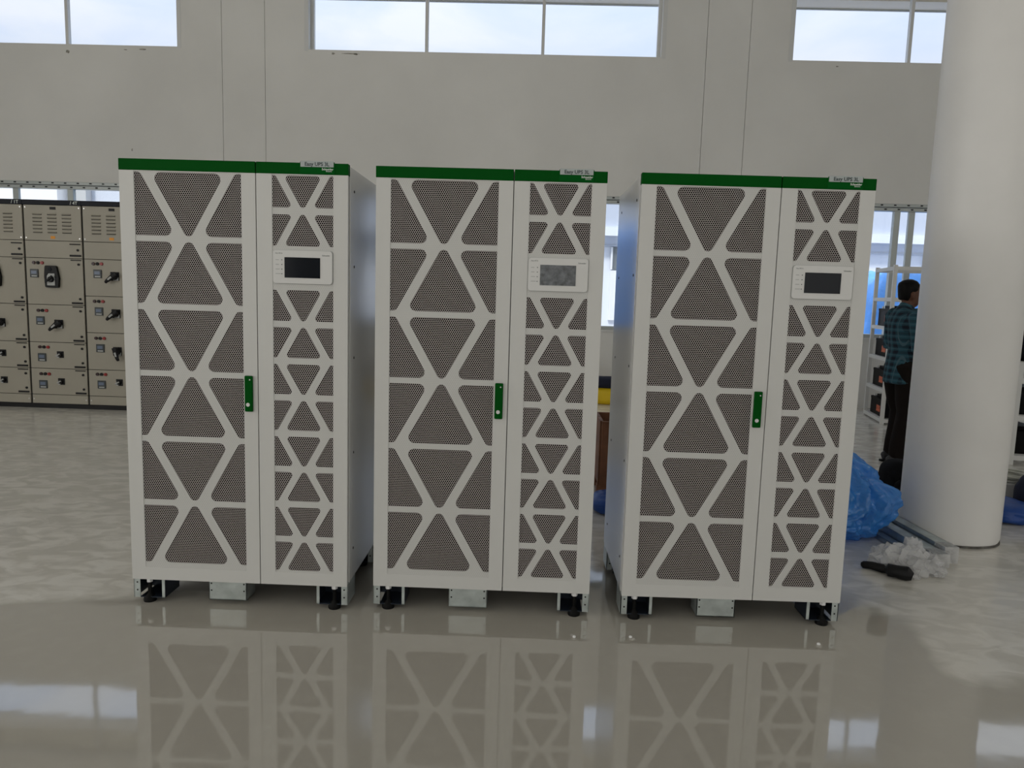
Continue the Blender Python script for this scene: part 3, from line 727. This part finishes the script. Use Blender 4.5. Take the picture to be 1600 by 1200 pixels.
LABM = lm.mesh('front_label'); LABM.materials.append(MT['battlab'])
rown = {0: 'bottom shelf', 1: 'second shelf up', 2: 'third shelf up', 3: 'fourth shelf up'}
for li in range(4):
    for k in range(2):
        for j, by in enumerate((.40,)):
            battery(R1, e1, .165+.75*k, by, LV1[li], 'orange-labelled black battery at the open rack end, %s' % rown[li] if k == 0 else 'black battery deeper in the rack past the plaid shirt, %s' % rown[li], 'batteries on the rack behind the person')
# second rack, seen past the right side of the column
R2 = (5.34, 3.78)
LV2 = [.09, .475, .84]
make_rack('battery_rack', R2, R(-8), 1.5, .75, LV2, .985, 'low white battery rack seen past the right edge of the column')
for li in (0, 1):
    for j, by in enumerate((.375,)):
        battery(R2, R(-8), .18, by, LV2[li], 'black battery on the %s shelf of the low rack right of the column' % ['lower', 'upper'][li], 'batteries in the low rack')
def lumpy(name, loc, size, m, label, cat, seed, amp=.12, freq=2.6, sub=5, power=2.6, parent=None, rz=0, squash=.0):
    bm = bmesh.new(); bmesh.ops.create_icosphere(bm, subdivisions=sub, radius=1)
    off = Vector((seed*7.3, seed*3.1, seed*1.7))
    for v in bm.verts:
        d = v.co.normalized()
        k = (abs(d.x)**power+abs(d.y)**power+abs(d.z)**power)**(-1/power)
        n = noise.multi_fractal(d*freq*.6+off, 1.0, 2.1, 4)*.5-.4+.8*(.5-abs(noise.noise(d*freq+off)))
        v.co = d*k*(1+amp*n)
        v.co.z = max(v.co.z, -.88)
        v.co = Vector((v.co.x*size[0]/2, v.co.y*size[1]/2, (v.co.z+.88)/1.88*size[2]))
    me = bpy.data.meshes.new(name); bm.to_mesh(me); bm.free(); me.materials.append(MT[m]); me.polygons.foreach_set('use_smooth', [True]*len(me.polygons))
    o = link(name, me, parent, loc, rz)
    if label: tag(o, label, cat)
    return o
# black bag on the low rack
bg_ = tag(empty('shoulder_bag', (5.62, 4.02, FZ+.985)), 'black shoulder bag lying on the low rack right of the column', 'bag')
lumpy('bag_body', None, (.52, .40, .26), 'blackcloth', None, None, 3, .10, 2.2, 4, 3.2, bg_)
ms = MB(); ms.loft([(-.2, 0, .18), (-.12, -.02, .30), (.0, -.02, .33), (.12, -.02, .29), (.2, 0, .18)], [(.016, .006)]*5, 8); ms.build('strap', 'blackcloth', bg_, True)

# ------------------------------------------------------------------ blue plastic bag
def blue_bag():
    bm = bmesh.new(); bmesh.ops.create_icosphere(bm, subdivisions=6, radius=1)
    off = Vector((3.7, 9.1, 2.2))
    for v in bm.verts:
        d = v.co.normalized()
        t = (d.z+1)/2                                    # 0 bottom .. 1 top
        prof = 1.0-.62*t**1.5
        dd = Vector((d.x*2.6, d.y*2.6, d.z*1.1)); wv = Vector((noise.noise(dd*.7), noise.noise(dd*.7+Vector((5, 5, 5))), noise.noise(dd*.6+Vector((9, 1, 4)))))*.8
        a = noise.noise(d*1.9+off); b = .5-abs(noise.noise(dd*.85+wv+off*1.3)); c = .5-abs(noise.noise(dd*1.9+wv*1.5+off*.7))
        e_ = .5-abs(noise.noise(dd*4.2+wv*2+off*.4))
        k = 1+.16*a+.42*(b-.28)+.26*(c-.28)+.10*(e_-.28)
        r = math.sqrt(max(0, 1-d.z*d.z))**.75
        h = Vector((d.x, d.y, 0)); h = h.normalized() if h.length > 1e-5 else h
        z = .565*(t**.8)*(1+.05*a)
        x = h.x*r*prof*.40*k-.10*t; y = h.y*r*prof*.36*k+.02*t
        lift = .085 if x > .27 else .035 if x > .2 else .002               # drapes over the channels on its right
        v.co = Vector((x, y, max(lift, z-.03*(1-t)+.03*(b-.25)*4*(1-abs(2*t-1)))))
    me = bpy.data.meshes.new('plastic_bag'); bm.to_mesh(me); bm.free(); me.materials.append(MT['bluebag']); me.polygons.foreach_set('use_smooth', [True]*len(me.polygons))
    return tag(link('plastic_bag', me, None, (2.72, 1.42, FZ)), 'crumpled translucent blue plastic bag heaped beside the right cabinet', 'bag')
blue_bag()

# ------------------------------------------------------------------ galvanised channels in wrap
def channel(loc, rz, length, label, w=.085, h=.055, cap=True, tilt=0.):
    o = tag(empty('steel_channel', loc, rz), label, 'channel', 'galvanised channels lying by the column')
    o.rotation_euler.x = tilt
    mb = MB(); t = .003
    mb.box(-w/2, w/2, 0, length, h-t, h); mb.box(-w/2, -w/2+t, 0, length, 0, h); mb.box(w/2-t, w/2, 0, length, 0, h)
    mb.box(-w/2, -w/2+.014, 0, length, 0, t); mb.box(w/2-.014, w/2, 0, length, 0, t)
    mb.build('channel_profile', 'galv', o)
    if cap:
        mb = MB(); e = .002
        mb.box(-w/2-e, w/2+e, -.012, .085, h, h+e); mb.box(-w/2-e, -w/2, -.012, .085, .0, h); mb.box(w/2, w/2+e, -.012, .085, .0, h); mb.box(-w/2-e, w/2+e, -.014, -.012, 0, h)
        mb.build('end_wrap', 'clearbag', o)
    return o
ang = math.atan2(1.45-.86, 3.02-3.10)-math.pi/2
channel((3.075, .86, FZ), R(4), 1.5, 'galvanised channel lying nearest the crumpled clear plastic', .085, .075)
channel((3.166, .93, FZ+.0), R(4), 1.4, 'galvanised channel lying against the foot of the column', .080, .095)
channel((2.985, 1.0, FZ), R(4), .42, 'narrow galvanised channel half under the blue plastic bag', .06, .03, False)

# crumpled clear plastic with black tie, beside the channels
def crumple():
    root = tag(empty('clear_plastic_wrap', (2.845, .775, FZ)), 'crumpled clear plastic wrap lying on the floor in front of the channels', 'plastic wrap')
    for k, (x, y, s, zs) in enumerate(((-.10, .05, .15, .11), (.0, .01, .19, .12), (.10, .0, .15, .09), (-.03, -.06, .15, .07), (.06, .07, .12, .14), (.12, -.06, .10, .05))):
        bm = bmesh.new(); bmesh.ops.create_icosphere(bm, subdivisions=3, radius=1); off = Vector((k*5.1, 2.2, k*1.3))
        for v in bm.verts:
            d = v.co.normalized(); f = 1+1.1*(.35-abs(noise.noise(d*1.7+off)))+.35*random.uniform(-.5, .5)
            v.co = Vector((d.x*f*s/2, d.y*f*s/2, max(.001, (d.z*f*.6+.45)*zs)))
        me = bpy.data.meshes.new('wrap_fold'); bm.to_mesh(me); bm.free(); me.materials.append(MT['clearbag'])
        link('wrap_fold', me, root, (x, y, 0))
    return root
crumple()
def grip(loc, rz, label, L, r):
    mb = MB(); mb.loft([(-L/2, 0, r*.9), (-L*.42, 0, r), (-L*.1, 0, r*1.05), (L*.3, 0, r), (L/2, 0, r*.8)], [(r*.5, r*.4), (r*.95, r*.85), (r, r), (r*1.1, r*.95), (r*.6, r*.6)], 16)
    for k, v in enumerate(mb.v): mb.v[k] = (v[0], v[1]+.006*noise.noise(Vector(v)*40), max(0.001, v[2]+.006*noise.noise(Vector(v)*35+Vector((4, 0, 0)))))
    return tag(mb.build('cable_grip', 'black', None, True, loc, rz), label, 'cable grip', 'black cable grips beside the clear wrap')
grip((2.655, .755, FZ), R(-38), 'thin black cable grip at the left end beside the clear wrap', .14, .022)
grip((2.735, .645, FZ), R(-30), 'fatter shiny black cable grip touching the clear wrap', .13, .035)

# foam crumbs on the floor in front of the cabinets
for (x, y), lb in (((.923, -.205), 'white foam crumb on the floor before the middle cabinet'), ((1.169, -.185), 'white foam crumb by the left front foot of the right cabinet'), ((1.983, -.18), 'white foam crumb by the right front foot of the right cabinet')):
    lumpy('foam_crumb', (x, y, FZ), (.014, .012, .010), 'foam', lb, 'foam crumb', x, .2, 2, 2)['group'] = 'foam crumbs on the floor'

# ------------------------------------------------------------------ things behind the row, seen in the gap
cr_ = tag(empty('wooden_crate', (1.235, 2.05, FZ)), 'brown wooden crate standing behind the right cabinet', 'crate')
for k in range(4):
    MB().box(.0+.21*k, .20+.21*k, -.012, .012, .10, .575-(.0 if k else .0), c=.003).build('plank', 'wood', cr_)
    MB().box(.0+.21*k, .20+.21*k, .42, .444, .10, .575, c=.003).build('plank', 'wood', cr_)
for k in range(2): MB().box(-.012, .012, .02+.2*k, .21+.2*k, .10, .575, c=.003).build('plank', 'wood', cr_)
for k in range(2): MB().box(.818, .842, .02+.2*k, .21+.2*k, .10, .575, c=.003).build('plank', 'wood', cr_)
for yy in (.0, .36): MB().box(-.02, .85, yy, yy+.08, 0, .10, c=.003).build('runner', 'wood', cr_)
MB().box(0, .83, .0, .44, .10, .115).build('crate_floor', 'wood', cr_)
wb_ = MB().box(-.035, .035, -.011, .011, 0, .47, c=.003); o = tag(wb_.build('wooden_board', 'wood', None, False, (1.150, 2.12, FZ)), 'short brown board standing upright at the side of the crate', 'board')
lumpy('plastic_bundle', (1.33, 1.72, FZ), (.34, .30, .13), 'bluesheet', 'dark blue plastic bundle on the floor before the wooden crate', 'bundle', 5, .2, 2.4, 4)
ys = tag(empty('sack', (1.78, 7.05, FZ)), 'yellow sack with black folded top, by the back wall between two cabinets', 'sack')
lumpy('sack_body', None, (.62, .40, .23), 'yellow', None, None, 8, .10, 2.0, 4, 3.4, ys)
lumpy('sack_top', (.02, 0, .215), (.55, .34, .16), 'navycloth', None, None, 9, .15, 2.0, 4, 3.0, ys)

# dark bag between person and column
db = tag(empty('backpack', (3.63, 2.36, FZ)), 'black backpack on the floor between the column and the blue bag', 'bag')
lumpy('bag_body', None, (.36, .30, .30), 'blackcloth', None, None, 12, .10, 2.2, 4, 3.0, db)
lumpy('front_pocket', (-.02, -.14, .02), (.26, .12, .17), 'blackcloth', None, None, 13, .08, 2.2, 4, 3.0, db)
ms = MB(); ms.loft([(-.06, 0, .22), (-.12, .08, .18), (-.10, .22, .06), (0, .30, .02)], [(.03, .008)]*4, 8); ms.build('strap', 'blackcloth', db, True)
fl = MB(); fl.prism([(-.16, .0), (.30, .0), (.30, .17), (.22, .17)], 0, .02); tag(fl.build('board_offcut', 'black', None, False, (3.70, 2.92, FZ), R(3)), 'black wedge-shaped offcut leaning behind the backpack near the shoe', 'offcut')

# things at the right edge beyond the column
bx = tag(empty('carton', (4.47, 2.42, FZ)), 'pale carton under the cable coil, right of the column', 'carton')
MB().box(-.17, .22, -.15, .17, 0, .16, c=.004).build('carton_body', 'carton', bx)
MB().box(-.172, .222, -.02, .03, .158, .1615).build('tape', 'lgrey', bx)
cm = MB()
for k in range(9):
    rr = .115+.016*(k % 4); zz = .012+.017*(k//3); P = []
    for a in range(37):
        t = 2*math.pi*a/36; P.append((rr*math.cos(t)+.006*math.sin(3*t+k), rr*.95*math.sin(t)+.006*math.cos(2*t+k), zz+.006*math.sin(2*t+k*2)))
    cm.loft(P, [(.0085, .0085)]*37, 8, ref=(0, 0, 1))
co = cm.build('cable_coil', 'cable', None, True, (4.46, 2.42, FZ+.164)); tag(co, 'coil of off-white cable lying on the pale carton', 'cable coil')
hb_ = tag(empty('holdall', (4.50, 2.02, FZ)), 'dark navy holdall on the floor at the right edge', 'bag')
lumpy('bag_body', None, (.42, .34, .30), 'navycloth', None, None, 21, .09, 2.0, 4, 3.2, hb_)
ms = MB(); ms.loft([(-.12, -.02, .24), (-.08, -.03, .33), (.04, -.03, .34), (.10, -.02, .24)], [(.014, .008)]*4, 8); ms.build('handle_strap', 'navycloth', hb_, True)
lumpy('folded_sheet', (4.10, 1.92, FZ), (.34, .44, .13), 'bluesheet', 'folded dark blue sheet on the floor at the right foot of the column', 'sheet', 24, .12, 2.0, 4, 3.0)

# ------------------------------------------------------------------ outside
gy = MB().box(-60, 60, YF+.25, 90, FZ-.35, FZ-.15); tag(gy.build('yard_ground', 'ground'), kind='structure')
wh = tag(empty('warehouse', (2, 16, FZ-.15)), 'pale warehouse with grey cladding standing outside the windows', 'building')
def wpart(mb, n, m):
    o = mb.build(n, m, wh); o.location = (-2, -16, -(FZ-.15)); return o
wpart(MB().box(-24, 30, 16, 24, FZ-.15, 3.10), 'wall', 'wh_wall')
wpart(MB().box(-24.3, 30.3, 15.75, 24.3, 3.12, 5.2), 'upper_cladding', 'wh_clad')
wpart(MB().box(-24.3, 30.3, 15.62, 15.76, 3.04, 3.25), 'eaves_gutter', 'wh_wall')
wpart(MB().box(-24, -11.3, 15.2, 15.7, 2.9, 5.6), 'white_annex', 'wh_white')
wpart(MB().box(-11.1, -10.75, 15.5, 15.74, 3.26, 5.0), 'downpipe_box', 'carton')
wpart(MB().box(-24, 30, 15.95, 16, 2.79, 2.83), 'wall_trim', 'wh_clad')
for k, x in enumerate(range(-22, 30, 4)):
    xx = x+.72+4*.0
    wpart(MB().box(xx, xx+1.3, 15.94, 16.0, 2.2, 2.77), 'window', 'wh_dark')
    for q in (.0, .42, .86, 1.26): wpart(MB().box(xx+q-.02, xx+q+.03, 15.91, 15.95, 2.2, 2.77), 'window_bar', 'wh_white')
    wpart(MB().box(xx-.02, xx+1.32, 15.92, 16.0, .9, 2.18), 'white_panel', 'wh_white')
    wpart(MB().box(xx-1.9, xx-1.6, 15.8, 16.0, FZ-.15, 3.1), 'pilaster', 'wh_wall')
def tarp(loc, size, seed, label):
    bm = bmesh.new(); nx, ny = 60, 40; off = Vector((seed*3.3, seed, 0)); V = []
    for j in range(ny+1):
        for i in range(nx+1):
            u, v = i/nx*2-1, j/ny*2-1
            m = max(abs(u)**5, abs(v)**4); prof = 1-.9*min(1, m)**2-.1*(u*.6+.3)**2
            n = noise.noise(Vector((u*2.2, v*2.2, 0))+off)*.09+(.5-abs(noise.noise(Vector((u*5, v*4, 3))+off)))*.05
            w = 1+.10*(1-max(0, prof))
            V.append(bm.verts.new((u*size[0]/2*w, v*size[1]/2*w, max(0, size[2]*(prof+n*(prof > .05))))))
    for j in range(ny):
        for i in range(nx): bm.faces.new((V[j*(nx+1)+i], V[j*(nx+1)+i+1], V[(j+1)*(nx+1)+i+1], V[(j+1)*(nx+1)+i]))
    B = [V[i] for i in range(nx+1)]+[V[j*(nx+1)+nx] for j in range(1, ny+1)]+[V[ny*(nx+1)+i] for i in range(nx-1, -1, -1)]+[V[j*(nx+1)] for j in range(ny-1, 0, -1)]
    bm.faces.new(list(reversed(B)))
    me = bpy.data.meshes.new('tarpaulin_stack'); bm.to_mesh(me); bm.free(); me.materials.append(MT['tarp']); me.polygons.foreach_set('use_smooth', [True]*len(me.polygons))
    return tag(link('tarpaulin_stack', me, None, loc), label, 'tarpaulin', 'goods under blue tarpaulin in the yard')
tarp((9.0, 11.8, FZ-.15), (4.2, 2.6, 2.3), 2, 'goods under a blue tarpaulin outside, seen behind the battery rack')
tarp((-.75, 11.2, FZ-.15), (2.7, 2.4, 3.0), 5, 'taller goods under a blue tarpaulin outside, behind the middle cabinet')
